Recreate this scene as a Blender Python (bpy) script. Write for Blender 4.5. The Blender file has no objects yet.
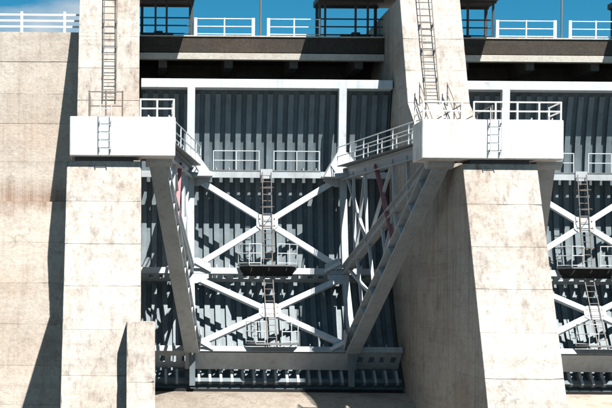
import bpy, bmesh, math, random
from mathutils import Vector, Matrix
random.seed(7)
R_ = math.radians

# ------------------------------------------------------------------ camera, sky, sun, exposure
F, U0, V0 = 760.0, 205.0, 257.0          # focal length and vanishing point, in photo pixels
ZC = 12.0                                # camera height above the apron
ROLL = 0.45
SUN_AZ, SUN_EL = 26.6, 57.0              # sun to the right of the viewing axis, behind the camera
CLOUD_OFFSET = (1.72, 1.22, 0.0)           # which part of the cloud pattern stands over the dam
sc = bpy.context.scene
cam_d = bpy.data.cameras.new('camera'); cam = bpy.data.objects.new('camera', cam_d)
sc.collection.objects.link(cam); sc.camera = cam
cam.location = (0, 0, ZC); cam.rotation_euler = (R_(90), R_(-ROLL), 0)
cam_d.sensor_width = 36; cam_d.lens = 36 * F / 342.0
cam_d.shift_x = (306 - U0) / 342.0; cam_d.shift_y = (V0 - 204) / 342.0
cam_d.clip_start = 0.5; cam_d.clip_end = 9000

w = bpy.data.worlds.new('World'); sc.world = w; w.use_nodes = True
wn = w.node_tree.nodes; wl = w.node_tree.links
bg = wn['Background']
sky = wn.new('ShaderNodeTexSky'); sky.sky_type = 'NISHITA'; sky.sun_disc = False
sky.sun_elevation = R_(SUN_EL)
sky.sun_rotation = R_(180 - SUN_AZ)
sky.altitude = 2500; sky.air_density = 0.7; sky.dust_density = 0.0; sky.ozone_density = 2.0
hsv = wn.new('ShaderNodeHueSaturation'); hsv.inputs['Hue'].default_value = 0.468; hsv.inputs['Saturation'].default_value = 1.35
wl.new(sky.outputs[0], hsv.inputs['Color']); 
tcw = wn.new('ShaderNodeTexCoord'); mpw = wn.new('ShaderNodeMapping'); mpw.inputs['Scale'].default_value = (1, 1, 2.2); mpw.inputs['Location'].default_value = CLOUD_OFFSET
cl = wn.new('ShaderNodeTexNoise'); cl.inputs['Scale'].default_value = 3.2; cl.inputs['Detail'].default_value = 7; cl.inputs['Roughness'].default_value = 0.5
cr_ = wn.new('ShaderNodeValToRGB'); cr_.color_ramp.elements[0].position = 0.54; cr_.color_ramp.elements[1].position = 0.63
mxw = wn.new('ShaderNodeMix'); mxw.data_type = 'RGBA'; mxw.inputs[7].default_value = (5.6, 6.0, 6.3, 1)
wl.new(tcw.outputs['Generated'], mpw.inputs[0]); wl.new(mpw.outputs[0], cl.inputs['Vector']); wl.new(cl.outputs[0], cr_.inputs[0])
wl.new(cr_.outputs[0], mxw.inputs[0]); wl.new(hsv.outputs[0], mxw.inputs[6]); wl.new(mxw.outputs[2], bg.inputs[0]); bg.inputs[1].default_value = 0.05

sun_d = bpy.data.lights.new('sun', 'SUN'); sun = bpy.data.objects.new('sun', sun_d)
sc.collection.objects.link(sun)
sun_d.energy = 5.0; sun_d.angle = R_(0.5); sun_d.color = (1.0, 0.965, 0.915)
to_sun = Vector((math.sin(R_(SUN_AZ)) * math.cos(R_(SUN_EL)), -math.cos(R_(SUN_AZ)) * math.cos(R_(SUN_EL)), math.sin(R_(SUN_EL))))
sun.location = (20, -20, 60)
sun.rotation_euler = to_sun.to_track_quat('Z', 'Y').to_euler()
vs = sc.view_settings
vs.view_transform = 'Standard'; vs.look = 'None'; vs.gamma = 1; vs.exposure = 1.32

# ------------------------------------------------------------------ helpers
_c, _s = math.cos(R_(ROLL)), math.sin(R_(ROLL))
def at(px, py, Y):
    "a photo pixel at depth Y -> point (camera-relative height)"
    dx, dy = px - U0, V0 - py
    return Vector(((dx * _c - dy * _s) * Y / F, Y, (dx * _s + dy * _c) * Y / F))
V = Vector
COL = sc.collection

class MB:
    def __init__(s): s.v = []; s.f = []
    def add(s, vs_, fs):
        n = len(s.v); s.v += [V(p) for p in vs_]; s.f += [tuple(i + n for i in f) for f in fs]; return s
    def box(s, lo, hi):
        x0, y0, z0 = lo; x1, y1, z1 = hi
        return s.add([(x0,y0,z0),(x1,y0,z0),(x1,y1,z0),(x0,y1,z0),(x0,y0,z1),(x1,y0,z1),(x1,y1,z1),(x0,y1,z1)],
                     [(0,3,2,1),(4,5,6,7),(0,1,5,4),(1,2,6,5),(2,3,7,6),(3,0,4,7)])
    def beam(s, p0, p1, wd, dp, up=(0, 0, 1)):
        p0, p1 = V(p0), V(p1); d = (p1 - p0).normalized()
        side = d.cross(V(up)); side = side.normalized() if side.length > 1e-5 else V((1, 0, 0))
        u = side.cross(d).normalized(); a, b = side * wd / 2, u * dp / 2
        return s.add([p0-a-b,p0+a-b,p0+a+b,p0-a+b,p1-a-b,p1+a-b,p1+a+b,p1-a+b],
                     [(0,3,2,1),(4,5,6,7),(0,1,5,4),(1,2,6,5),(2,3,7,6),(3,0,4,7)])
    def ibeam(s, p0, p1, wd, dp, up=(0, 0, 1), t=0.035):
        p0, p1 = V(p0), V(p1); d = (p1 - p0).normalized(); side = d.cross(V(up)).normalized(); u = side.cross(d).normalized()
        o = u * (dp / 2 - t / 2)
        s.beam(p0 + o, p1 + o, wd, t, up); s.beam(p0 - o, p1 - o, wd, t, up)
        return s.beam(p0, p1, t, dp - 2 * t, up)
    def tube(s, p0, p1, r, n=6):
        p0, p1 = V(p0), V(p1); d = (p1 - p0).normalized()
        a = d.orthogonal().normalized(); b = d.cross(a)
        vs_ = []
        for p in (p0, p1):
            for k in range(n):
                t = 2 * math.pi * k / n; vs_.append(p + a * r * math.cos(t) + b * r * math.sin(t))
        fs = [(k, (k + 1) % n, n + (k + 1) % n, n + k) for k in range(n)] + [tuple(range(n))[::-1], tuple(range(n, 2 * n))]
        return s.add(vs_, fs)
    def prism_x(s, poly, x0, x1):
        "polygon of (y,z) swept along x"
        n = len(poly)
        vs_ = [(x0, y, z) for y, z in poly] + [(x1, y, z) for y, z in poly]
        fs = [(k, (k + 1) % n, n + (k + 1) % n, n + k) for k in range(n)] + [tuple(range(n))[::-1], tuple(range(n, 2 * n))]
        return s.add(vs_, fs)

def bevel(me, wd, seg=1):
    bm = bmesh.new(); bm.from_mesh(me)
    bmesh.ops.recalc_face_normals(bm, faces=bm.faces)
    if wd > 0:
        bmesh.ops.bevel(bm, geom=list(bm.edges), offset=wd, segments=seg, affect='EDGES', clamp_overlap=True)
    bm.to_mesh(me); bm.free()

def world_of(o):
    p = V((0, 0, 0))
    while o: p = p + o.location; o = o.parent
    return p

def build(mb, name, mat, parent=None, bev=0.0, origin=None, smooth=False):
    "one mesh object; the MB holds camera-relative coordinates"
    base = world_of(parent) if parent else V((0, 0, 0))
    if origin is None:
        if parent: org = base - V((0, 0, ZC))
        else:
            xs = [p.x for p in mb.v]; ys = [p.y for p in mb.v]; zs = [p.z for p in mb.v]
            org = V(((min(xs) + max(xs)) / 2, (min(ys) + max(ys)) / 2, min(zs)))
    else: org = V(origin)
    me = bpy.data.meshes.new(name); me.from_pydata([p - org for p in mb.v], [], mb.f)
    bevel(me, bev); me.materials.append(mat)
    if smooth:
        for p in me.polygons: p.use_smooth = True
    o = bpy.data.objects.new(name, me); COL.objects.link(o)
    o.location = org + V((0, 0, ZC)) - base
    o.parent = parent
    return o

def thing(name, label, cat, loc, group=None):
    o = bpy.data.objects.new(name, None); COL.objects.link(o)
    o.location = V(loc) + V((0, 0, ZC)); o.empty_display_size = 0.5
    return tag(o, label, cat, group)
def tag(o, label, cat, group=None):
    o['label'] = label; o['category'] = cat
    if group: o['group'] = group
    return o
def structure(o): o['kind'] = 'structure'; return o
def copy_tree(o, parent=None, shift=V((0, 0, 0))):
    c = o.copy(); COL.objects.link(c); c.parent = parent; c.location = o.location + shift
    for ch in list(o.children): copy_tree(ch, c)
    return c

# ------------------------------------------------------------------ materials
def ramp(nt, fac, stops):
    r = nt.nodes.new('ShaderNodeValToRGB'); e = r.color_ramp.elements
    e[0].position, e[0].color = stops[0][0], (*stops[0][1], 1)
    e[1].position, e[1].color = stops[-1][0], (*stops[-1][1], 1)
    for p, c in stops[1:-1]:
        k = e.new(p); k.color = (*c, 1)
    nt.links.new(fac, r.inputs[0]); return r.outputs[0]
def noise(nt, vec, scale, detail=6, rough=0.6, stretch=None):
    n = nt.nodes.new('ShaderNodeTexNoise'); n.inputs['Scale'].default_value = scale
    n.inputs['Detail'].default_value = detail; n.inputs['Roughness'].default_value = rough
    if stretch:
        m = nt.nodes.new('ShaderNodeMapping'); m.inputs['Scale'].default_value = stretch
        nt.links.new(vec, m.inputs[0]); vec = m.outputs[0]
    nt.links.new(vec, n.inputs['Vector']); return n.outputs[0]
def mixc(nt, fac, a, b, mode='MIX'):
    m = nt.nodes.new('ShaderNodeMix'); m.data_type = 'RGBA'; m.blend_type = mode
    for sock, val in ((m.inputs[0], fac), (m.inputs[6], a), (m.inputs[7], b)):
        if isinstance(val, (int, float)): sock.default_value = val
        elif isinstance(val, tuple): sock.default_value = (*val, 1)
        else: nt.links.new(val, sock)
    return m.outputs[2]
def math_n(nt, op, a, b=None):
    m = nt.nodes.new('ShaderNodeMath'); m.operation = op
    for i, v_ in enumerate((a, b)):
        if v_ is None: continue
        if isinstance(v_, (int, float)): m.inputs[i].default_value = v_
        else: nt.links.new(v_, m.inputs[i])
    return m.outputs[0]
def new_mat(name):
    m = bpy.data.materials.new(name); m.use_nodes = True; nt = m.node_tree
    return m, nt, nt.nodes['Principled BSDF']
def bump(nt, bs, height, strength, dist):
    b = nt.nodes.new('ShaderNodeBump'); b.inputs['Strength'].default_value = strength; b.inputs['Distance'].default_value = dist
    nt.links.new(height, b.inputs['Height']); nt.links.new(b.outputs[0], bs.inputs['Normal'])

def concrete(name, base, dark, warm, streak=0.6, band=None, speck=0.3, crack=0.5):
    m, nt, bs = new_mat(name)
    pos = nt.nodes.new('ShaderNodeNewGeometry').outputs['Position']
    oi = nt.nodes.new('ShaderNodeObjectInfo').outputs['Random']
    gen = nt.nodes.new('ShaderNodeSeparateXYZ'); nt.links.new(nt.nodes.new('ShaderNodeTexCoord').outputs['Generated'], gen.inputs[0])
    big = noise(nt, pos, 0.22, 4, 0.6)
    med = noise(nt, pos, 0.9, 9, 0.72, (1, 1, 1.3))
    grit = noise(nt, pos, 6, 6, 0.75)
    fine = noise(nt, pos, 26, 4, 0.75)
    strk = noise(nt, pos, 1.0, 6, 0.7, (3.4, 3.4, 0.10))
    runs = noise(nt, pos, 1.0, 4, 0.6, (9.0, 9.0, 0.22))
    lay = noise(nt, pos, 1.0, 5, 0.65, (0.10, 0.10, 2.4))
    c = ramp(nt, big, [(0.34, warm), (0.5, base), (0.62, tuple(v * 1.06 for v in base))])
    c = mixc(nt, ramp(nt, med, [(0.50, (0, 0, 0)), (0.78, (0.6,) * 3)]), c, dark)
    mask = ramp(nt, big, [(0.40, (1, 1, 1)), (0.66, (0.25,) * 3)])
    sfac = math_n(nt, 'MULTIPLY', ramp(nt, strk, [(0.50, (0, 0, 0)), (0.70, (1, 1, 1))]), streak)
    c = mixc(nt, math_n(nt, 'MULTIPLY', sfac, mask), c, dark)
    c = mixc(nt, math_n(nt, 'MULTIPLY', ramp(nt, runs, [(0.60, (0, 0, 0)), (0.72, (1, 1, 1))]), streak * 0.45), c, tuple(v * 0.7 for v in dark))
    c = mixc(nt, math_n(nt, 'MULTIPLY', ramp(nt, lay, [(0.55, (0, 0, 0)), (0.68, (1, 1, 1))]), 0.22), c, dark)
    # seepage and spalling along the pour joints, broken up by noise
    edge = math_n(nt, 'ABSOLUTE', math_n(nt, 'SUBTRACT', gen.outputs[2], 0.5))
    jn = math_n(nt, 'ADD', edge, math_n(nt, 'MULTIPLY', math_n(nt, 'SUBTRACT', med, 0.62), 0.35))
    c = mixc(nt, math_n(nt, 'MULTIPLY', ramp(nt, jn, [(0.44, (0, 0, 0)), (0.52, (1, 1, 1))]), 0.28), c, dark)
    tone = ramp(nt, oi, [(0.0, (0.93, 0.925, 0.92)), (1.0, (1.04, 1.035, 1.03))])
    c = mixc(nt, 1.0, c, tone, 'MULTIPLY')
    c = mixc(nt, speck, c, ramp(nt, fine, [(0.35, (0.5,) * 3), (0.6, (1.06,) * 3)]), 'MULTIPLY')
    c = mixc(nt, 0.55, c, ramp(nt, grit, [(0.30, (0.62,) * 3), (0.55, (1.05,) * 3)]), 'MULTIPLY')
    if crack:
        vo = nt.nodes.new('ShaderNodeTexVoronoi'); vo.feature = 'DISTANCE_TO_EDGE'; vo.inputs['Scale'].default_value = 0.28
        wv = nt.nodes.new('ShaderNodeVectorMath'); wv.operation = 'MULTIPLY_ADD'; wv.inputs[1].default_value = (1.6,) * 3
        nz = nt.nodes.new('ShaderNodeTexNoise'); nz.inputs['Scale'].default_value = 1.4; nz.inputs['Detail'].default_value = 6
        nt.links.new(pos, nz.inputs['Vector']); nt.links.new(nz.outputs['Color'], wv.inputs[0]); nt.links.new(pos, wv.inputs[2]); nt.links.new(wv.outputs[0], vo.inputs['Vector'])
        cf = math_n(nt, 'MULTIPLY', ramp(nt, vo.outputs['Distance'], [(0.0, (1, 1, 1)), (0.006, (0, 0, 0))]), crack)
        c = mixc(nt, math_n(nt, 'MULTIPLY', cf, ramp(nt, big, [(0.45, (0, 0, 0)), (0.55, (1, 1, 1))])), c, tuple(v * 0.45 for v in dark))
    if band:      # a stained water line with a ragged edge, at a fixed height on the wall
        z = nt.nodes.new('ShaderNodeSeparateXYZ'); nt.links.new(pos, z.inputs[0])
        wob = math_n(nt, 'MULTIPLY', math_n(nt, 'SUBTRACT', med, 0.5), 1.6)
        d = math_n(nt, 'ABSOLUTE', math_n(nt, 'SUBTRACT', math_n(nt, 'ADD', z.outputs[2], wob), band[0]))
        fac = math_n(nt, 'MULTIPLY', ramp(nt, math_n(nt, 'DIVIDE', d, band[1]), [(0.2, (1, 1, 1)), (1.0, (0, 0, 0))]), 0.8)
        c = mixc(nt, math_n(nt, 'MULTIPLY', fac, ramp(nt, strk, [(0.3, (0.2,) * 3), (0.6, (1, 1, 1))])), c, band[2])
    nt.links.new(c, bs.inputs['Base Color']); bs.inputs['Roughness'].default_value = 0.92
    bs.inputs['Specular IOR Level'].default_value = 0.25
    h = math_n(nt, 'ADD', math_n(nt, 'MULTIPLY', fine, 0.3), math_n(nt, 'ADD', math_n(nt, 'ADD', med, math_n(nt, 'MULTIPLY', grit, 0.5)), math_n(nt, 'MULTIPLY', lay, 0.2)))
    bump(nt, bs, h, 0.6, 0.06)
    return m

def paint(name, col, grime, rust=0.0, rough=0.5, wear=0.5, spec=0.35):
    m, nt, bs = new_mat(name)
    pos = nt.nodes.new('ShaderNodeNewGeometry').outputs['Position']
    a = noise(nt, pos, 0.9, 6, 0.65); b = noise(nt, pos, 1.0, 5, 0.6, (5, 5, 0.5)); f = noise(nt, pos, 22, 3, 0.7)
    c = mixc(nt, math_n(nt, 'MULTIPLY', ramp(nt, a, [(0.42, (0, 0, 0)), (0.7, (1, 1, 1))]), wear), col, grime)
    c = mixc(nt, math_n(nt, 'MULTIPLY', ramp(nt, b, [(0.5, (0, 0, 0)), (0.7, (1, 1, 1))]), wear), c, grime)
    if rust:
        k = noise(nt, pos, 2.3, 8, 0.75)
        c = mixc(nt, math_n(nt, 'MULTIPLY', ramp(nt, k, [(0.58, (0, 0, 0)), (0.7, (1, 1, 1))]), rust), c, (0.16, 0.07, 0.035))
    nt.links.new(c, bs.inputs['Base Color']); bs.inputs['Roughness'].default_value = rough
    bs.inputs['Specular IOR Level'].default_value = spec
    bump(nt, bs, f, 0.15, 0.01)
    return m

M = {
 'pier':   concrete('pier_concrete', (0.405, 0.38, 0.345), (0.165, 0.132, 0.11), (0.345, 0.295, 0.25), 0.95),
 'wall':   concrete('wall_concrete', (0.48, 0.43, 0.375), (0.24, 0.19, 0.155), (0.45, 0.375, 0.31), 0.5,
                    band=(ZC + 4.7, 1.0, (0.20, 0.12, 0.078))),
 'crest':  concrete('crest_concrete', (0.37, 0.33, 0.28), (0.17, 0.12, 0.085), (0.32, 0.265, 0.21), 0.5),
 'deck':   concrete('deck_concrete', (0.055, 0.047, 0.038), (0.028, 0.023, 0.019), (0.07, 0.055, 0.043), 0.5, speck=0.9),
 'ledge':  concrete('ledge_concrete', (0.45, 0.43, 0.38), (0.3, 0.27, 0.23), (0.42, 0.38, 0.33), 0.3),
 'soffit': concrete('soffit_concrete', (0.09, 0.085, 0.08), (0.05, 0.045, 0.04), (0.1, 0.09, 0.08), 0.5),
 'ground': concrete('ground_rock', (0.055, 0.052, 0.045), (0.03, 0.028, 0.025), (0.06, 0.052, 0.042), 0.0, speck=0.8),
 'white':  paint('white_paint', (0.76, 0.76, 0.745), (0.47, 0.44, 0.39), 0.3, 0.6, 0.55),
 'box':    paint('beam_paint', (0.74, 0.74, 0.73), (0.33, 0.295, 0.25), 0.3, 0.6, 0.6),
 'member': paint('member_paint', (0.50, 0.54, 0.565), (0.32, 0.33, 0.33), 0.35, 0.5, 0.5),
 'steel':  paint('light_grey_paint', (0.37, 0.40, 0.42), (0.23, 0.235, 0.235), 0.4, 0.5, 0.5),
 'rail':   paint('rail_paint', (0.47, 0.50, 0.515), (0.36, 0.37, 0.37), 0.15, 0.5, 0.4),
 'skin':   paint('gate_paint', (0.108, 0.140, 0.156), (0.066, 0.084, 0.094), 0.25, 0.55, 0.7),
 'ribs':   paint('gate_paint_lit', (0.128, 0.163, 0.181), (0.078, 0.096, 0.106), 0.3, 0.55, 0.7),  # same paint as the skin, toned lighter for the light the ribs catch
 'dark':   paint('dark_steel', (0.055, 0.055, 0.058), (0.035, 0.033, 0.032), 0.4, 0.6, 0.5),
 'bars':   paint('galvanised_grey', (0.16, 0.14, 0.125), (0.10, 0.08, 0.065), 0.6, 0.55, 0.5),
 'red':    paint('red_primer', (0.30, 0.12, 0.13), (0.2, 0.08, 0.08), 0.3, 0.6, 0.5),
 'grating': paint('grating_steel', (0.16, 0.17, 0.17), (0.09, 0.085, 0.08), 0.5, 0.6, 0.5),
 'rubber_shade': paint('seal_rubber_and_shade', (0.02, 0.02, 0.021), (0.03, 0.028, 0.025), 0.0, 0.8, 0.4, 0.08),  # seal rubber; also blackens the shaded underside of the middle platform
}

# ------------------------------------------------------------------ ground and spillway
gm = MB().add([(-3000, -3000, -12), (3000, -3000, -12), (3000, 6000, -12), (-3000, 6000, -12)], [(0, 1, 2, 3)])
structure(build(gm, 'ground', M['ground'], origin=(0, 0, -12)))

CREST_Y, CREST_Z = 61.6, -4.12
prof = [(75, -12.5), (75, -7), (68, -5.2), (64.5, -4.35), (62.6, CREST_Z - 0.02)]
for k in range(25):
    x = k * 0.62; z = CREST_Z - x ** 1.85 / 12.0
    if z < -11.6: break
    prof.append((CREST_Y - x, z))
prof += [(prof[-1][0] - 2.0, -11.95), (prof[-1][0] - 2.0, -12.5)]
cr = MB().prism_x(prof, -2.1, 44.0)
crest = structure(build(cr, 'spillway', M['crest']))
for p in crest.data.polygons:
    p.use_smooth = len(p.vertices) == 4

# ------------------------------------------------------------------ piers and dam wall
PITCH, PCX, PW = 14.82, -0.83, 2.78
def lift(parent, x0, x1, ya0, ya1, yb, z0, z1, mat, name='concrete_lift', g=0.0015):
    "one concrete pour: straight body, worn and slightly chipped front arrises"
    j = random.uniform(-0.010, 0.010); rnd = random.uniform
    z0 += g; z1 -= g; x0 += abs(j) * 0.4; x1 -= abs(j) * 0.4
    nx = max(3, int((x1 - x0) / 0.4)); nz = max(2, int((z1 - z0) / 0.28))
    path = [(x0 + (x1 - x0) * k / nx, z0, 0, 1) for k in range(nx)] + [(x1, z0 + (z1 - z0) * k / nz, -1, 0) for k in range(nz)] \
         + [(x1 - (x1 - x0) * k / nx, z1, 0, -1) for k in range(nx)] + [(x0, z1 - (z1 - z0) * k / nz, 1, 0) for k in range(nz)]
    ring0, ring1, ring2 = [], [], []
    yf = lambda z: ya0 + (ya1 - ya0) * (z - z0) / (z1 - z0) + j
    cx_, cz_ = (x0 + x1) / 2, (z0 + z1) / 2
    for (x, z, ix, iz) in path:
        d = rnd(0.006, 0.02) + (rnd(0.02, 0.05) if random.random() < 0.06 else 0)
        if (x in (x0, x1)) and (z in (z0, z1)): ix, iz = (1 if x == x0 else -1), (1 if z == z0 else -1)
        zz_ = z + iz * d * (0.3 if ix == 0 else 1); xx_ = x + ix * d
        ring0.append((xx_, yf(zz_), zz_))
        ring1.append((x, yf(z) + d * 1.2, z)); ring2.append((x, yb, z))
    n_ = len(path); vs_ = ring0 + ring1 + ring2
    fs = [tuple(range(n_)), tuple(range(3 * n_ - 1, 2 * n_ - 1, -1))]
    for r in (0, n_):
        fs += [(r + k, r + n_ + k, r + n_ + (k + 1) % n_, r + (k + 1) % n_) for k in range(n_)]
    return build(MB().add(vs_, fs), name, mat, parent)
def pier(i, label):
    cx = PCX + i * PITCH; x0, x1 = cx - PW / 2, cx + PW / 2
    t = thing('pier', label, 'pier', (cx, 56, -12), 'concrete piers between the spillway gates')
    nose = lambda z: 50.95 - (5.16 - z) * 0.43
    zs = [-12.3, -10.6, -9.0, -7.4, -5.8, -4.25, -2.7, -1.1, 0.45, 2.0, 3.6, 5.16]
    for a, b in zip(zs, zs[1:]):
        lift(t, x0, x1, nose(a), nose(b), 50.97, a, b, M['pier'], 'nose_lift')
        if i == 0 and a > 3.5:          # the end pier is stepped behind its nose
            lift(t, x0 + 0.02, x1 - 0.02, 51.0, 51.0, 53.3, a, b, M['pier']); lift(t, x0, x1, 60.3, 60.3, 73, a, b, M['pier'])
        else: lift(t, x0 + 0.02, x1 - 0.02, 51.0, 51.0, 73, a, b, M['pier'])
    if i == 0: lift(t, x0, x1, 60.3, 60.3, 73, 5.16, 6.75, M['pier'])
    else: lift(t, x0 + 0.02, x1 - 0.02, 53.2, 53.2, 73, 5.16, 6.75, M['pier'])
    sh = ((6.75, 7.82, 60.3, 60.6), (7.82, 8.9, 60.6, 61.0)) if i == 0 else ((6.75, 7.82, 58.2, 59.6), (7.82, 8.9, 59.6, 61.0))
    for z0, z1, a, b in sh + ( (8.9, 10.45, 61.0, 61.6), (10.45, 12.0, 61.6, 62.2), (12.0, 14.1, 62.2, 63.0)):
        lift(t, x0, x1, a, b, 73, z0, z1, M['pier'])
    return t
piers = [pier(0, 'leftmost concrete pier, between the cream dam wall and the full gate'),
         pier(1, 'concrete pier with long shaded side wall, between the two gates'),
         pier(2, 'concrete pier past the right hand gate, at the far right')]

# the squat block at the foot of the left pier
blk = at(213, 290, 46.9)
bt = thing('buttress_block', 'squat concrete block at the lower right corner of the leftmost pier', 'block', (0.55, 47.2, -12))
zz = [-12.3, -9.0, -6.9, -4.9, -2.85, -0.8]
for a, b in zip(zz, zz[1:]):
    lift(bt, 0.06, 1.04, 47.55 + a * 0.43, 47.55 + b * 0.43, 50.9 if b < -0.9 else 49.0, a, b, M['pier'], 'block_lift')

# dam wall on the left
wt = thing('dam_wall', 'cream concrete dam wall with brown stain line left of the piers', 'wall', (-20, 64, -12))
def wall_y(z):
    if z >= 4.5: return 63.85
    return 63.4 + (z - 4.5) * 0.10
zs = [-12.3, -10.4, -8.5, -6.7, -4.9, -3.1, -1.2, 0.7, 2.6, 4.5, 6.4, 8.2, 9.6, 11.1]
for a, b in zip(zs, zs[1:]):
    ya, yb_ = wall_y(a), wall_y(b - 1e-4)
    for xa, xb in ((-44, -31.2), (-31.16, -17.6), (-17.56, -1.7)):
        lift(wt, xa, xb, ya, yb_, 76, a, b, M['wall'])
for xa, xb in ((-44, -31.2), (-31.16, -17.6), (-17.56, -1.7)):
    lift(wt, xa, xb, 63.85, 63.85, 76, 11.1, 12.5, M['wall'], 'parapet_lift')

# ------------------------------------------------------------------ railings and ladders
def handrail(parent, pts, h, mat, levels, pr=0.025, rr=0.02, posts=None, name='handrail', up=V((0, 0, 1))):
    "rails along the line through pts (feet), one post object per foot in posts"
    pts = [V(p) for p in pts]; hr = None
    for lv in sorted(levels, reverse=True):
        mb = MB()
        for a, b in zip(pts, pts[1:]): mb.tube(a + up * h * lv, b + up * h * lv, rr)
        if hr is None: hr = build(mb, name, mat, parent)
        else: build(mb, 'mid_rail', mat, hr)
    for p in (posts or pts):
        build(MB().tube(V(p), V(p) + up * (h + rr), pr), 'post', mat, hr)
    return hr
def lerp_pts(a, b, n): a, b = V(a), V(b); return [a.lerp(b, k / n) for k in range(n + 1)]

def ladder(parent, foot, top, wd, mat, step=0.3, r=0.03, cage=False, out=V((0, -1, 0)), name='stringer'):
    foot, top = V(foot), V(top); sx = V((wd / 2, 0, 0))
    for s in (-1, 1): build(MB().tube(foot + sx * s, top + sx * s, r), name, mat, parent)
    n = int((top - foot).length / step)
    src = None
    for k in range(1, n + 1):
        p = foot.lerp(top, (k - 0.5) / n)
        if src is None: src = build(MB().tube(p - sx, p + sx, r * 0.7), 'rung', mat, parent); p0 = p
        else:
            c = src.copy(); COL.objects.link(c); c.location = src.location + (p - p0)
    if cage:
        for k in range(0, n, 3):
            p = foot.lerp(top, (k + 0.5) / n); mb = MB(); q = None
            for a in range(9):
                t = math.pi * a / 8; e = p + V((math.cos(t) * wd * 0.75, 0, 0)) + out * math.sin(t) * wd * 1.5
                if q is not None: mb.tube(q, e, 0.018, 5)
                q = e
            build(mb, 'cage_hoop', mat, parent)

# railing on the dam wall
rt = thing('railing', 'white three bar railing along the top of the dam wall', 'railing', (-18, 64.1, 12.5))
for lv in (0.30, 0.58, 0.86): build(MB().beam((-40, 64.1, 12.5 + lv), (-2.25, 64.1, 12.5 + lv), 0.05, 0.085), 'rail', M['white'], rt)
k = 0; x = at(147, 100, 63.9).x; dx = at(171, 100, 63.9).x - x
xs = [x + dx * i for i in range(-17, 2)]
for x in xs: build(MB().box((x - 0.06, 64.05, 12.48), (x + 0.06, 64.15, 13.5)), 'post', M['white'], rt, bev=0.01)

# ------------------------------------------------------------------ trunnion beams
def trunnion_beam(x0, x1, pc, label, left_rail, right_rail):
    cx = (x0 + x1) / 2
    t = thing('trunnion_beam', label, 'beam', (cx, 51.8, 5.3), 'white trunnion beams across the pier noses')
    build(MB().box((x0, 50.6, 5.32), (x1, 52.3, 6.78)), 'body', M['box'], t, bev=0.03)
    build(MB().box((pc - 1.1, 50.95, 5.14), (pc + 1.1, 52.2, 5.325)), 'bearing_plinth', M['dark'], t)
    # short ladder on the front face
    lx = pc + (0.05 if pc < 5 else -0.28)
    ladder(t, (lx, 50.45, 5.42), (lx, 50.45, 7.2), 0.42, M['rail'], 0.29, 0.02)
    for zz_ in (5.6, 6.6):
        for s in (-1, 1): build(MB().box((lx + s * 0.21 - 0.02, 50.45, zz_), (lx + s * 0.21 + 0.02, 50.61, zz_ + 0.05)), 'bracket', M['bars'], t)
    z = 6.77
    if right_rail:
        a, b = (pc + PW / 2 - 0.05 if pc < 5 else pc - PW / 2 + 0.35), x1 - 0.06
        handrail(t, [(a, 50.75, z), (b, 50.75, z), (b, 52.2, z), ], 0.68, M['white'], (0.5, 1.0), 0.035, 0.028,
                 posts=lerp_pts((a, 50.75, z), (b, 50.75, z), 2 if pc < 5 else 4) + [V((b, 52.2, z))])
    if left_rail:
        a, b = x0 + 0.06, pc - PW / 2 - 0.1
        handrail(t, [(a, 52.2, z), (a, 50.75, z), (b, 50.75, z)], 0.68, M['white'], (0.5, 1.0), 0.035, 0.028,
                 posts=[V((a, 52.2, z))] + lerp_pts((a, 50.75, z), (b, 50.75, z), 2))
    # grey rails around the ladder landing on the pier shoulder
    for s in (-1, 1):
        x_ = lx + s * 0.62
        if pc < 5 and s < 0:
            fr = [(lx - 0.62, 50.72, 6.79), (lx + 0.62, 50.72, 6.79)]
            handrail(t, fr, 0.95, M['bars'], (0.42, 0.98), 0.03, 0.022, posts=lerp_pts(fr[0], fr[1], 2))
        if pc < 5:
            handrail(t, [(x_, 50.9, 6.79), (x_, 52.2, 6.77)], 0.95, M['bars'], (0.5, 1.0), 0.025, 0.02, posts=lerp_pts((x_, 50.9, 6.79), (x_, 52.2, 6.77), 2)); continue
        handrail(t, [(x_, 53.3, 6.74), (x_, 58.0, 6.74)], 0.95, M['bars'], (0.5, 1.0), 0.03, 0.025, posts=lerp_pts((x_, 53.3, 6.74), (x_, 58.0, 6.74), 2))
        handrail(t, [(x_, 58.1, 6.76), (x_, 60.9, 8.85)], 0.95, M['bars'], (0.5, 1.0), 0.03, 0.025, posts=lerp_pts((x_, 58.25, 6.76), (x_, 60.8, 8.74), 2))
    return t
for k, (pa, pb) in enumerate(((174, 233), (371, 450))):
    A, B = at(pa, 165, 50.6), at(pb, 165, 50.6)
    pc = PCX + k * PITCH
    trunnion_beam(A.x, B.x, pc, ('white painted trunnion beam on the leftmost pier, overhanging to the right only',
                  'white painted trunnion beam across the middle pier, overhanging both sides')[k], k > 0, True)
trunnion_beam(PCX + 2 * PITCH - 2.6, PCX + 2 * PITCH + 2.4, PCX + 2 * PITCH, 'white painted trunnion beam on the far right pier', True, True)

for k in range(2):
    pc = PCX + k * PITCH; lx = pc + (0.05 if k == 0 else -0.28)
    t = thing('pier_ladder', ('fixed grey ladder up the front of the leftmost pier', 'fixed grey ladder up the front of the middle pier')[k],
              'ladder', (lx, 60.6, 8.9), 'ladders on the pier fronts')
    ladder(t, (lx, 60.86, 8.88), (lx, 62.90, 14.6), 0.58, M['bars'], 0.34, 0.026)
    for q in (0.25, 0.55, 0.82):
        z = 8.9 + (14.6 - 8.9) * q * 0.8; y = 60.86 + 2.04 * q * 0.8
        for s in (-1, 1): build(MB().box((lx + s * 0.29 - 0.035, y, z), (lx + s * 0.29 + 0.035, y + 0.3, z + 0.07)), 'bracket', M['bars'], t)

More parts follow.
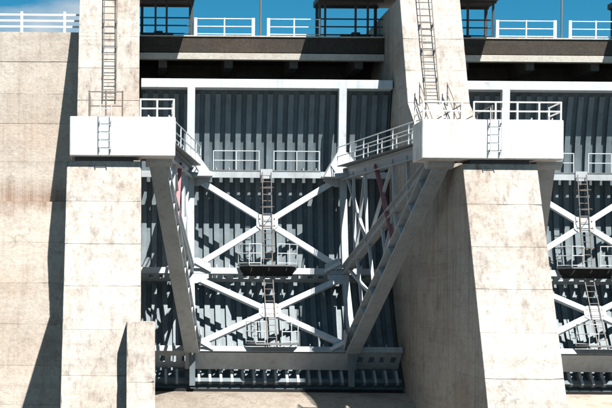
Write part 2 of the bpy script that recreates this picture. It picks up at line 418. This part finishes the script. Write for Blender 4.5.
# ------------------------------------------------------------------ radial gate
GX, YT, ZT, RS = 6.60, 52.0, 5.7, 13.6
HALF, NODE, HUB = 5.93, 3.57, 5.36
ZTOP, ZBOT = 10.4, -4.08
def pol(ph, r): return (YT + r * math.cos(ph), ZT + r * math.sin(ph))
def phz(z, r): return math.asin((z - ZT) / r)
def gp(x, z, r):                                   # point on the cylinder of radius r at height z
    return V((GX + x, pol(phz(z, r), r)[0], z))
RF = RS - 1.55
GIRD = [5.9, 1.35, -2.2]
gate = thing('radial_gate', 'blue grey ribbed radial gate filling the whole middle bay', 'gate', (GX, 61.2, ZBOT), 'radial gates of the spillway')

p0, p1 = phz(ZBOT, RS), phz(ZTOP, RS); NS = 30
poly = [pol(p0 + (p1 - p0) * k / NS, RS) for k in range(NS + 1)] + [pol(p1 - (p1 - p0) * k / NS, RS + 0.04) for k in range(NS + 1)]
mbs = MB(); n = NS + 1
for k in range(NS):
    a, b = pol(p0 + (p1 - p0) * k / NS, RS), pol(p0 + (p1 - p0) * (k + 1) / NS, RS)
    a2, b2 = pol(p0 + (p1 - p0) * k / NS, RS + 0.04), pol(p0 + (p1 - p0) * (k + 1) / NS, RS + 0.04)
    for (q, r) in ((a, b), (b2, a2)):
        mbs.add([(GX - HALF, *q), (GX + HALF, *q), (GX + HALF, *r), (GX - HALF, *r)], [(0, 1, 2, 3)])
build(mbs, 'skin_plate', M['skin'], gate)
# ribs: curved T sections, one object each
def rib_mesh(x):
    mb = MB(); NR = 20; a0, a1 = phz(ZBOT + 0.12, RS), phz(ZTOP - 0.55, RS)
    for (r0, r1, hw) in ((RS - 0.13, RS - 0.003, 0.012), (RS - 0.160, RS - 0.131, 0.125)):
        vs_, fs = [], []
        for k in range(NR + 1):
            ph = a0 + (a1 - a0) * k / NR
            for r, sx in ((r0, -1), (r0, 1), (r1, 1), (r1, -1)):
                y, z = pol(ph, r); vs_.append((GX + x + sx * hw, y, z))
        for k in range(NR):
            for e in range(4):
                fs.append((k * 4 + e, k * 4 + (e + 1) % 4, k * 4 + 4 + (e + 1) % 4, k * 4 + 4 + e))
        fs += [(0, 1, 2, 3), (NR * 4 + 3, NR * 4 + 2, NR * 4 + 1, NR * 4)]
        mb.add(vs_, fs)
    return mb
NRIB = 24; RIBX = [-HALF + 0.2 + (2 * HALF - 0.4) * k / (NRIB - 1) for k in range(NRIB)]
r0 = build(rib_mesh(RIBX[0]), 'rib', M['ribs'], gate)
for x in RIBX[1:]:
    c = r0.copy(); COL.objects.link(c); c.location = r0.location + V((x - RIBX[0], 0, 0))
# girders
def radial_box(mb, ph, r0, r1, x0, x1, t, off=0.0):
    d = V((0, math.cos(ph), math.sin(ph))); nrm = V((0, -math.sin(ph), math.cos(ph)))
    c0 = V((0, YT, ZT)) + d * r0 + nrm * off; c1 = V((0, YT, ZT)) + d * r1 + nrm * off
    vs_ = []
    for x in (x0, x1):
        for c, s in ((c0, -1), (c0, 1), (c1, 1), (c1, -1)):
            q = c + nrm * s * t / 2; vs_.append((GX + x, q.y, q.z))
    mb.add(vs_, [(0, 1, 2, 3), (7, 6, 5, 4), (0, 4, 5, 1), (1, 5, 6, 2), (2, 6, 7, 3), (3, 7, 4, 0)])
dxr = RIBX[1] - RIBX[0]
for gi, gz in enumerate(GIRD):
    ph = phz(gz, RF)
    mb = MB()
    rA, rB, rC, rD = RF + 0.03, RS - 1.02, RS - 0.60, RS - 0.163
    radial_box(mb, ph, rA, rB, -HALF + 0.05, HALF - 0.05, 0.03)
    radial_box(mb, ph, rC, rD, -HALF + 0.05, HALF - 0.05, 0.03)
    xa = -HALF + 0.05
    for k in range(NRIB - 1):                       # lightening holes between the ribs
        h0 = RIBX[k] + dxr * 0.5 - 0.03
        radial_box(mb, ph, rB, rC, xa, h0, 0.03); xa = h0 + 0.24
    radial_box(mb, ph, rB, rC, xa, HALF - 0.05, 0.03)
    g = build(mb, 'girder', M['steel'], gate)
    fl = MB(); radial_box(fl, ph, RF, RF + 0.028, -HALF + 0.05, HALF - 0.05, 0.30)
    build(fl, 'flange', M['steel'], g)
    for x in (-5.2, -4.4, -2.35, -1.75, 1.75, 2.35, 4.4, 5.2):
        s = MB(); radial_box(s, ph, RF + 0.03, RS - 0.36, x - 0.02, x + 0.02, 0.30, 0.168); build(s, 'stiffener', M['steel'], g)
# top beam, posts, hoods
yb = pol(phz(ZTOP, RS), RS)[0]
build(MB().box((GX - HALF, yb - 0.7, ZTOP - 0.42), (GX + HALF, yb - 0.02, ZTOP)), 'top_beam', M['member'], gate, bev=0.02)
yu = gp(0, GIRD[0], RF).y
for s in (-1, 1):
    x = GX + s * NODE
    build(MB().beam((x, yu + 0.25, 6.7), (x, yb - 0.60, ZTOP - 0.425), 0.36, 0.36, (0, 1, 0)), 'post', M['member'], gate, bev=0.01)
    hd = MB(); zb, zt = 5.72, 6.98
    b = [(x - 1.0, yu - 1.15, zb), (x + 1.0, yu - 1.15, zb), (x + 1.0, yu - 0.02, zb), (x - 1.0, yu - 0.02, zb),
         (x - 0.24, yu + 0.0, zt), (x + 0.24, yu + 0.0, zt), (x + 0.24, yu + 0.48, zt), (x - 0.24, yu + 0.48, zt)]
    hd.add(b, [(0, 3, 2, 1), (4, 5, 6, 7), (0, 1, 5, 4), (1, 2, 6, 5), (2, 3, 7, 6), (3, 0, 4, 7)])
    build(hd, 'hood', M['steel'], gate, bev=0.02)
# cross bracing between the girders
def brace_set(za, zb_, xw_a, xw_b):
    A = [gp(s * xw_a, za, RF) + V((0, -0.06, 0)) for s in (-1, 1)]; B = [gp(s * xw_b, zb_, RF) + V((0, -0.06, 0)) for s in (-1, 1)]
    c = (A[0] + B[1]) / 2; nrm = (A[1] - A[0]).cross(B[0] - A[0]).normalized()
    for q in A + B:
        d = (q - c).normalized()
        build(MB().beam(q, c + d * 0.22, 0.27, 0.2, nrm), 'brace', M['member'], gate, bev=0.012)
    for q, sx, sz in ((A[0], 1, -1), (A[1], -1, -1), (B[0], 1, 1), (B[1], -1, 1)):
        up_ = (B[0] - A[0]).normalized() * (1 if sz < 0 else -1); ee = V((sx, 0, 0)); oo = nrm if nrm.y < 0 else -nrm
        q0 = q - up_ * 0.22 - ee * 0.3
        tri = [q0, q0 + ee * 0.8, q0 + ee * 0.8 + up_ * 0.22, q0 + ee * 0.25 + up_ * 0.5, q0 + up_ * 0.5]
        gs_ = build(MB().add([p + oo * 0.102 for p in tri] + [p + oo * 0.122 for p in tri], [(0, 1, 2, 3, 4), (9, 8, 7, 6, 5)] + [(k, k + 5, (k + 1) % 5 + 5, (k + 1) % 5) for k in range(5)]), 'gusset', M['steel'], gate)
    uz = (B[0] + B[1] - A[0] - A[1]).normalized()
    pl = MB(); e1, e2 = V((1, 0, 0)), uz; o = nrm if nrm.y < 0 else -nrm
    poly8 = [(-.5, -.2), (-.32, -.36), (.32, -.36), (.5, -.2), (.5, .2), (.32, .36), (-.32, .36), (-.5, .2)]
    vs_ = [c + e1 * a + e2 * b_ + o * 0.105 for a, b_ in poly8] + [c + e1 * a + e2 * b_ + o * 0.14 for a, b_ in poly8]
    pl.add(vs_, [tuple(range(8)), tuple(range(15, 7, -1))] + [(k, k + 8, (k + 1) % 8 + 8, (k + 1) % 8) for k in range(8)])
    gpl = build(pl, 'gusset_plate', M['member'], gate)
    for a in (-.34, -.2, .2, .34):
        for b_ in (-.16, .16):
            q = c + e1 * a + e2 * b_; build(MB().tube(q + o * 0.14, q + o * 0.175, 0.035, 6), 'bolt', M['bars'], gpl)
    # back cleats so that the halves meet
    vs_ = [c + e1 * a * .7 + e2 * b_ * .7 - o * 0.102 for a, b_ in poly8] + [c + e1 * a * .7 + e2 * b_ * .7 + o * 0.102 for a, b_ in poly8]
    build(MB().add(vs_, [tuple(range(8)), tuple(range(15, 7, -1))] + [(k, k + 8, (k + 1) % 8 + 8, (k + 1) % 8) for k in range(8)]), 'splice_block', M['member'], gate)
brace_set(GIRD[0] - 0.32, GIRD[1] + 0.30, 3.15, 3.15)
brace_set(GIRD[1] - 0.42, GIRD[2] + 0.20, 3.25, 3.25)
# arms and arm trusses
for s in (-1, 1):
    hx, nx = GX + s * HUB, GX + s * NODE
    hub = V((hx, YT + 0.2, ZT))
    nodes = [gp(s * NODE, z, RF) for z in GIRD]
    hb = MB().tube((hx - 0.5, YT, ZT - 0.15), (hx + 0.5, YT, ZT - 0.15), 0.5, 20)
    build(hb, 'trunnion_hub', M['steel'], gate)
    build(MB().beam((hx + s * 0.5, YT, ZT - 0.15), (GX + s * 6.04, YT, ZT - 0.15), 0.5, 0.5), 'trunnion_pin', M['dark'], gate)
    starts = [V((hx, YT + 0.1, ZT + 0.22)), V((hx, YT + 0.15, ZT - 0.05)), V((hx, YT + 0.1, ZT - 0.38))]
    ends = [nodes[0] + V((0, -0.02, 0)), nodes[1] + V((0, -0.02, 0)), nodes[2] + V((0, -0.02, 0.05))]
    side = V((1, 0, 0))
    build(MB().ibeam(starts[0], ends[0], 0.42, 0.5), 'arm', M['steel'], gate)
    build(MB().ibeam(starts[1], ends[1], 0.36, 0.42), 'arm', M['steel'], gate)
    la = build(MB().ibeam(starts[2], ends[2], 0.66, 0.62, t=0.05), 'arm', M['steel'], gate)
    d2 = (ends[2] - starts[2]).normalized(); sd = d2.cross(V((0, 0, 1))).normalized(); u2 = sd.cross(d2)
    for q in range(1, 9):
        c2 = starts[2].lerp(ends[2], q / 9)
        for e in (-1, 1): build(MB().beam(c2 + sd * e * 0.17 - u2 * 0.255, c2 + sd * e * 0.17 + u2 * 0.255, 0.26, 0.025, d2), 'stiffener', M['steel'], la)
    # node frame between girders
    for a, b_ in ((0, 1), (1, 2)):
        build(MB().ibeam(nodes[a] + V((0, -0.2, -0.26)), nodes[b_] + V((0, -0.2, 0.26)), 0.3, 0.34, (0, 1, 0)), 'node_column', M['steel'], gate)
    L = lambda k, t: starts[k].lerp(ends[k], t)
    web = [(0, 0.42, 1, 0.42), (1, 0.42, 2, 0.42), (0, 0.72, 1, 0.72), (1, 0.70, 2, 0.70), (0, 0.42, 1, 0.70), (1, 0.42, 2, 0.68), (0, 0.95, 1, 0.72), (1, 0.96, 2, 0.70), (0, 0.86, 1, 0.86), (1, 0.84, 2, 0.84), (0, 0.72, 1, 0.86), (1, 0.55, 2, 0.55), (0, 0.28, 2, 0.30)]
    for (ka, ta, kb, tb) in web:
        build(MB().beam(L(ka, ta), L(kb, tb), 0.13, 0.13, (1, 0, 0)), 'strut', M['steel'], gate, bev=0.008)
    build(MB().ibeam(L(0, 0.60) + V((s * -0.02, 0, 0)), L(2, 0.46) + V((0, 0, 0.3)), 0.17, 0.17, (0, 1, 0)), 'red_link', M['red'], gate)
    # gusset from lower arm end to lower girder, foot post under it
    ln = nodes[2]
    gs = MB().prism_x([(ln.y - 0.9, ln.z + 0.62), (ln.y + 0.03, ln.z - 0.15), (ln.y + 0.03, ln.z + 0.85), (ln.y - 0.4, ln.z + 0.9)], ln.x - s * 0.34 - 0.02, ln.x - s * 0.34 + 0.02)
    build(gs, 'gusset', M['steel'], gate)
    yl = gp(0, ZBOT + 0.1, RS - 0.6).y
    build(MB().beam((ln.x, ln.y + 0.02, ln.z - 0.1), (ln.x, yl + 0.32, ZBOT + 0.2), 0.26, 0.24, (0, 1, 0)), 'foot_post', M['ribs'], gate, bev=0.01)
    # knee pieces from the arm ends along each girder
    for q in (0, 1, 2):
        build(MB().beam(nodes[q] + V((-s * 0.95, -0.08, 0.0)), nodes[q] + V((-s * 0.2, -0.08, 0.42 if q else -0.42)), 0.16, 0.14, (0, 1, 0)), 'knee', M['member'], gate)
    # catwalk on the upper arm with a rail on either side
    a0, a1 = starts[0] + V((0, 0.5, 0.27)), ends[0] + V((0, -1.1, 0.27))
    build(MB().beam(a0 + V((0, 0, 0.035)), a1 + V((0, 0, 0.035)), 0.85, 0.05), 'catwalk', M['grating'], gate)
    for e in (-1, 1):
        off = V((e * 0.40, 0, 0.055))
        handrail(gate, [a0 + off, a1 + off], 0.85, M['rail'], (0.5, 1.0), 0.028, 0.024, posts=lerp_pts(a0 + off, a1 + off, 6))
# walkway on the upper girder
zu = GIRD[0] + 0.16
build(MB().box((GX - 2.55, yu - 0.02, zu), (GX + 2.55, yu + 0.75, zu + 0.05)), 'walkway', M['grating'], gate)
for xa, xb, n_ in ((-2.5, -0.35, 2), (0.35, 2.5, 2)):
    P = lerp_pts((GX + xa, yu + 0.03, zu + 0.05), (GX + xb, yu + 0.03, zu + 0.05), n_)
    handrail(gate, P, 0.9, M['rail'], (0.5, 1.0), 0.026, 0.02)
build(MB().box((GX - 0.28, yu - 0.06, zu - 0.35), (GX + 0.28, yu + 0.0, zu + 0.1)), 'ladder_bracket', M['steel'], gate)
# central ladder, two stretches with cages
ladder(gate, (GX, gp(0, GIRD[1], RF).y - 0.22, GIRD[1] + 0.1), (GX, yu - 0.14, GIRD[0] + 0.1), 0.42, M['bars'], 0.3, 0.025, True, name='ladder_stringer')
ladder(gate, (GX, gp(0, GIRD[2], RF).y - 0.22, GIRD[2] + 0.1), (GX, gp(0, GIRD[1], RF).y - 0.16, GIRD[1] + 0.1), 0.42, M['bars'], 0.3, 0.025, False, name='ladder_stringer')
# platforms at the two lower girders
for gz, hw, dp in ((GIRD[1], 1.4, 0.85), (GIRD[2], 1.2, 0.75)):
    y = gp(0, gz, RF).y; z = gz + 0.2
    pl = MB().add([(GX - hw, y - 0.02, z), (GX - hw * 0.66, y - dp, z), (GX + hw * 0.66, y - dp, z), (GX + hw, y - 0.02, z),
                   (GX - hw, y - 0.02, z + 0.07), (GX - hw * 0.66, y - dp, z + 0.07), (GX + hw * 0.66, y - dp, z + 0.07), (GX + hw, y - 0.02, z + 0.07)],
                  [(3, 2, 1, 0), (4, 5, 6, 7), (0, 1, 5, 4), (1, 2, 6, 5), (2, 3, 7, 6), (3, 0, 4, 7)])
    build(pl, 'platform', M['grating'], gate)
    if gz > 0:   # deep brackets below the middle platform
        for x in (-0.8, 0.0, 0.8):
            build(MB().prism_x([(y - 0.01, z - 0.002), (y - dp + 0.08, z - 0.002), (y - dp + 0.08, z - 0.12), (y - 0.01, z - 0.42)], GX + x - 0.025, GX + x + 0.025), 'platform_bracket', M['grating'], gate)
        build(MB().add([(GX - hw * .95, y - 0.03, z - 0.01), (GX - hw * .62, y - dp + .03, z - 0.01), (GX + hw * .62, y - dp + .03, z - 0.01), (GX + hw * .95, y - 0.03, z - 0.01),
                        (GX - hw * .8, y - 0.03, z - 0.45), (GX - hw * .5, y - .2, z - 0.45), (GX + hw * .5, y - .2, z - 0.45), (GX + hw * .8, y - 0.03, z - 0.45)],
                       [(3, 2, 1, 0), (4, 5, 6, 7), (0, 1, 5, 4), (1, 2, 6, 5), (2, 3, 7, 6), (3, 0, 4, 7)]), 'underside_shade', M['rubber_shade'], gate)  # near-black body: the shade under the platform put into its colour
    for s in (-1, 1):
        xa, xb = s * 0.38, s * hw * 0.66
        handrail(gate, [(GX + xa, y - dp + 0.05, z + 0.07), (GX + xb, y - dp + 0.05, z + 0.07), (GX + s * hw * 0.97, y - 0.06, z + 0.07)], 0.95, M['rail'], (0.08, 0.55, 1.0), 0.022, 0.02)
ln = gp(0, GIRD[2], RF)
build(MB().prism_x([(ln.y + 0.03, ln.z - 0.18), (ln.y + 0.58, ln.z - 0.96), (ln.y + 0.62, ln.z - 0.96), (ln.y + 0.09, ln.z - 0.16)], GX - NODE - 0.3, GX + NODE + 0.3), 'apron_plate', M['steel'], gate)
fb = None  # pale stubs added: sunlight on the rib ends put into their colour
for x in RIBX:
    if abs(abs(x) - NODE) < 0.2: continue
    a_, b_ = gp(x, ZBOT + 0.32, RS - 0.27), gp(x, ZBOT + 0.85, RS - 0.27)
    if fb is None: fb = build(MB().beam(a_, b_, 0.11, 0.18, (0, 1, 0)), 'lit_rib_end', M['steel'], gate); fx = x
    else:
        c = fb.copy(); COL.objects.link(c); c.location = fb.location + V((x - fx, 0, 0))
# bottom lip and seal
yb_, zb_ = pol(phz(ZBOT, RS), RS)
mb = MB(); radial_box(mb, phz(ZBOT + 0.22, RS), RS - 0.34, RS - 0.17, -HALF + 0.02, HALF - 0.02, 0.22); build(mb, 'bottom_beam', M['skin'], gate)
build(MB().box((GX - HALF, yb_ - 0.3, CREST_Z - 0.03), (GX + HALF, yb_ + 0.06, ZBOT + 0.06)), 'bottom_seal', M['rubber_shade'], gate)
for s in (-1, 1):
    mb = MB()
    for k in range(NS):
        a, b = p0 + (p1 - p0) * k / NS, p0 + (p1 - p0) * (k + 1) / NS
        A1, A2, B1, B2 = pol(a, RS - 0.4), pol(a, RS), pol(b, RS - 0.4), pol(b, RS)
        for o in (0, 0.03):
            x = GX + s * (HALF + 0.005 + o); mb.add([(x, *A1), (x, *A2), (x, *B2), (x, *B1)], [(0, 1, 2, 3)])
    build(mb, 'end_plate', M['skin'], gate)

g2 = copy_tree(gate, None, V((PITCH, 0, 0)))
g2['label'] = 'blue grey ribbed radial gate at the right edge, partly cut off'

# ------------------------------------------------------------------ bridge, hoist platforms and railings above each bay
def bay(i):
    ox = i * PITCH; x0, x1 = PCX + PW / 2 + ox, PCX + PITCH - PW / 2 + ox; gx = GX + ox
    which = ('over the middle gate', 'over the right hand gate')[i]
    t = thing('bridge', 'dark concrete service bridge ' + which, 'bridge', (gx, 70, 10), 'service bridge spans')
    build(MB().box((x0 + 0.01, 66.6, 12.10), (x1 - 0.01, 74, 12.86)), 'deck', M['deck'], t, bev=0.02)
    build(MB().box((x0 + 0.01, 66.55, 12.865), (x1 - 0.01, 67.0, 12.93)), 'kerb', M['ledge'], t, bev=0.01)
    build(MB().box((x0 + 0.01, 66.50, 11.74), (x1 - 0.01, 66.85, 12.06)), 'ledge', M['ledge'], t, bev=0.015)
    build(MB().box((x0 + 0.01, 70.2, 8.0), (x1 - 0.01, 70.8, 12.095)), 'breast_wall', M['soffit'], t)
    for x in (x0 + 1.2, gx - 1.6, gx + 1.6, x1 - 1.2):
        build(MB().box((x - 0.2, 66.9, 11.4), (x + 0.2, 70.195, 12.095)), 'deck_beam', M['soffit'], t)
    # white railing
    r = thing('railing', 'white railing on the service bridge ' + which, 'railing', (gx, 66.8, 12.93), 'white bridge railings')
    xa, xb = gx - 3.25, gx + 2.85
    xm, xn = at(276.5, 105, 66.8).x + ox, at(285, 105, 66.8).x + ox
    for z in (13.05, 13.42, 13.80):
        for a, b in ((xa, xm), (xn, xb)): build(MB().tube((a, 66.8, z), (b, 66.8, z), 0.022), 'rail', M['white'], r)
    for x in (xa, (xa + xm) / 2, xm, xn, (xn + xb) / 2, xb):
        rr = 0.075 if x in (xa, xm, xn) else 0.03
        build(MB().box((x - rr, 66.8 - 0.04, 12.925), (x + rr, 66.84, 13.84)), 'post', M['white'], r, bev=0.008)
    p = thing('light_pole', 'slim dark pole in the gap of the railing ' + which, 'pole', ((xm + xn) / 2, 66.95, 12.9), 'slim poles on the bridge')
    px = (xm + xn) / 2
    build(MB().tube((px, 66.95, 12.92), (px, 66.95, 17.5), 0.045, 10), 'shaft', M['bars'], p)
    build(MB().box((px - 0.12, 66.83, 12.925), (px + 0.12, 67.07, 12.96)), 'base_plate', M['bars'], p)
    build(MB().box((px - 0.15, 66.3, 17.5), (px + 0.15, 67.1, 17.62)), 'lamp_head', M['bars'], p, bev=0.02)
    for s, xa_, xb_ in ((-1, x0 + 0.02, gx - 3.3), (1, gx + 2.75, x1 - 0.02)):
        side = 'left' if s < 0 else 'right'
        h = thing('hoist_platform', 'dark hoist platform at the %s end of the bridge %s' % (side, which), 'platform',
                  ((xa_ + xb_) / 2, 66.8, 12.9), 'hoist platforms above the gates')
        build(MB().box((xa_ - (1.2 if s < 0 else 0), 64.2, 14.74), (xb_ + (1.2 if s > 0 else 0), 68.5, 15.0)), 'slab', M['dark'], h)  # unseen slab overhang, stretched forward and over the pier to shade the fascia
        for yb2 in (64.6, 66.8, 68.2): build(MB().box((xa_ + 0.01, yb2 - 0.07, 14.66), (xb_ - 0.01, yb2 + 0.07, 14.745)), 'joist', M['dark'], h)
        for x in (xb_ - 0.12, xa_ + 0.8, xa_ + 1.35) if s < 0 else (xa_ + 0.12, xa_ + 0.38, xb_ - 1.35, xb_ - 0.75):
            build(MB().box((x - 0.05, 66.9, 12.86), (x + 0.05, 67.0, 14.67)), 'post', M['dark'], h)
        for x in (xa_ + 0.15, xb_ - 0.15):
            build(MB().box((x - 0.07, 68.13, 12.86), (x + 0.07, 68.27, 14.67)), 'post', M['dark'], h)
        for z in (13.1, 13.5, 13.88): build(MB().tube((xa_, 67.05, z), (xb_ - (0.2 if s < 0 else 0), 67.05, z), 0.035), 'rail', M['dark'], h)
        mx = (xa_ + xb_) / 2 + s * 0.4
        mo = build(MB().box((mx - 0.22, 67.6, 12.862), (mx + 0.22, 68.0, 13.35)), 'hoist_gearbox', M['dark'], h, bev=0.03)
        build(MB().tube((mx - 0.75, 67.8, 13.2), (mx + 0.75, 67.8, 13.2), 0.09, 12), 'hoist_shaft', M['dark'], mo)
for i in range(2): bay(i)
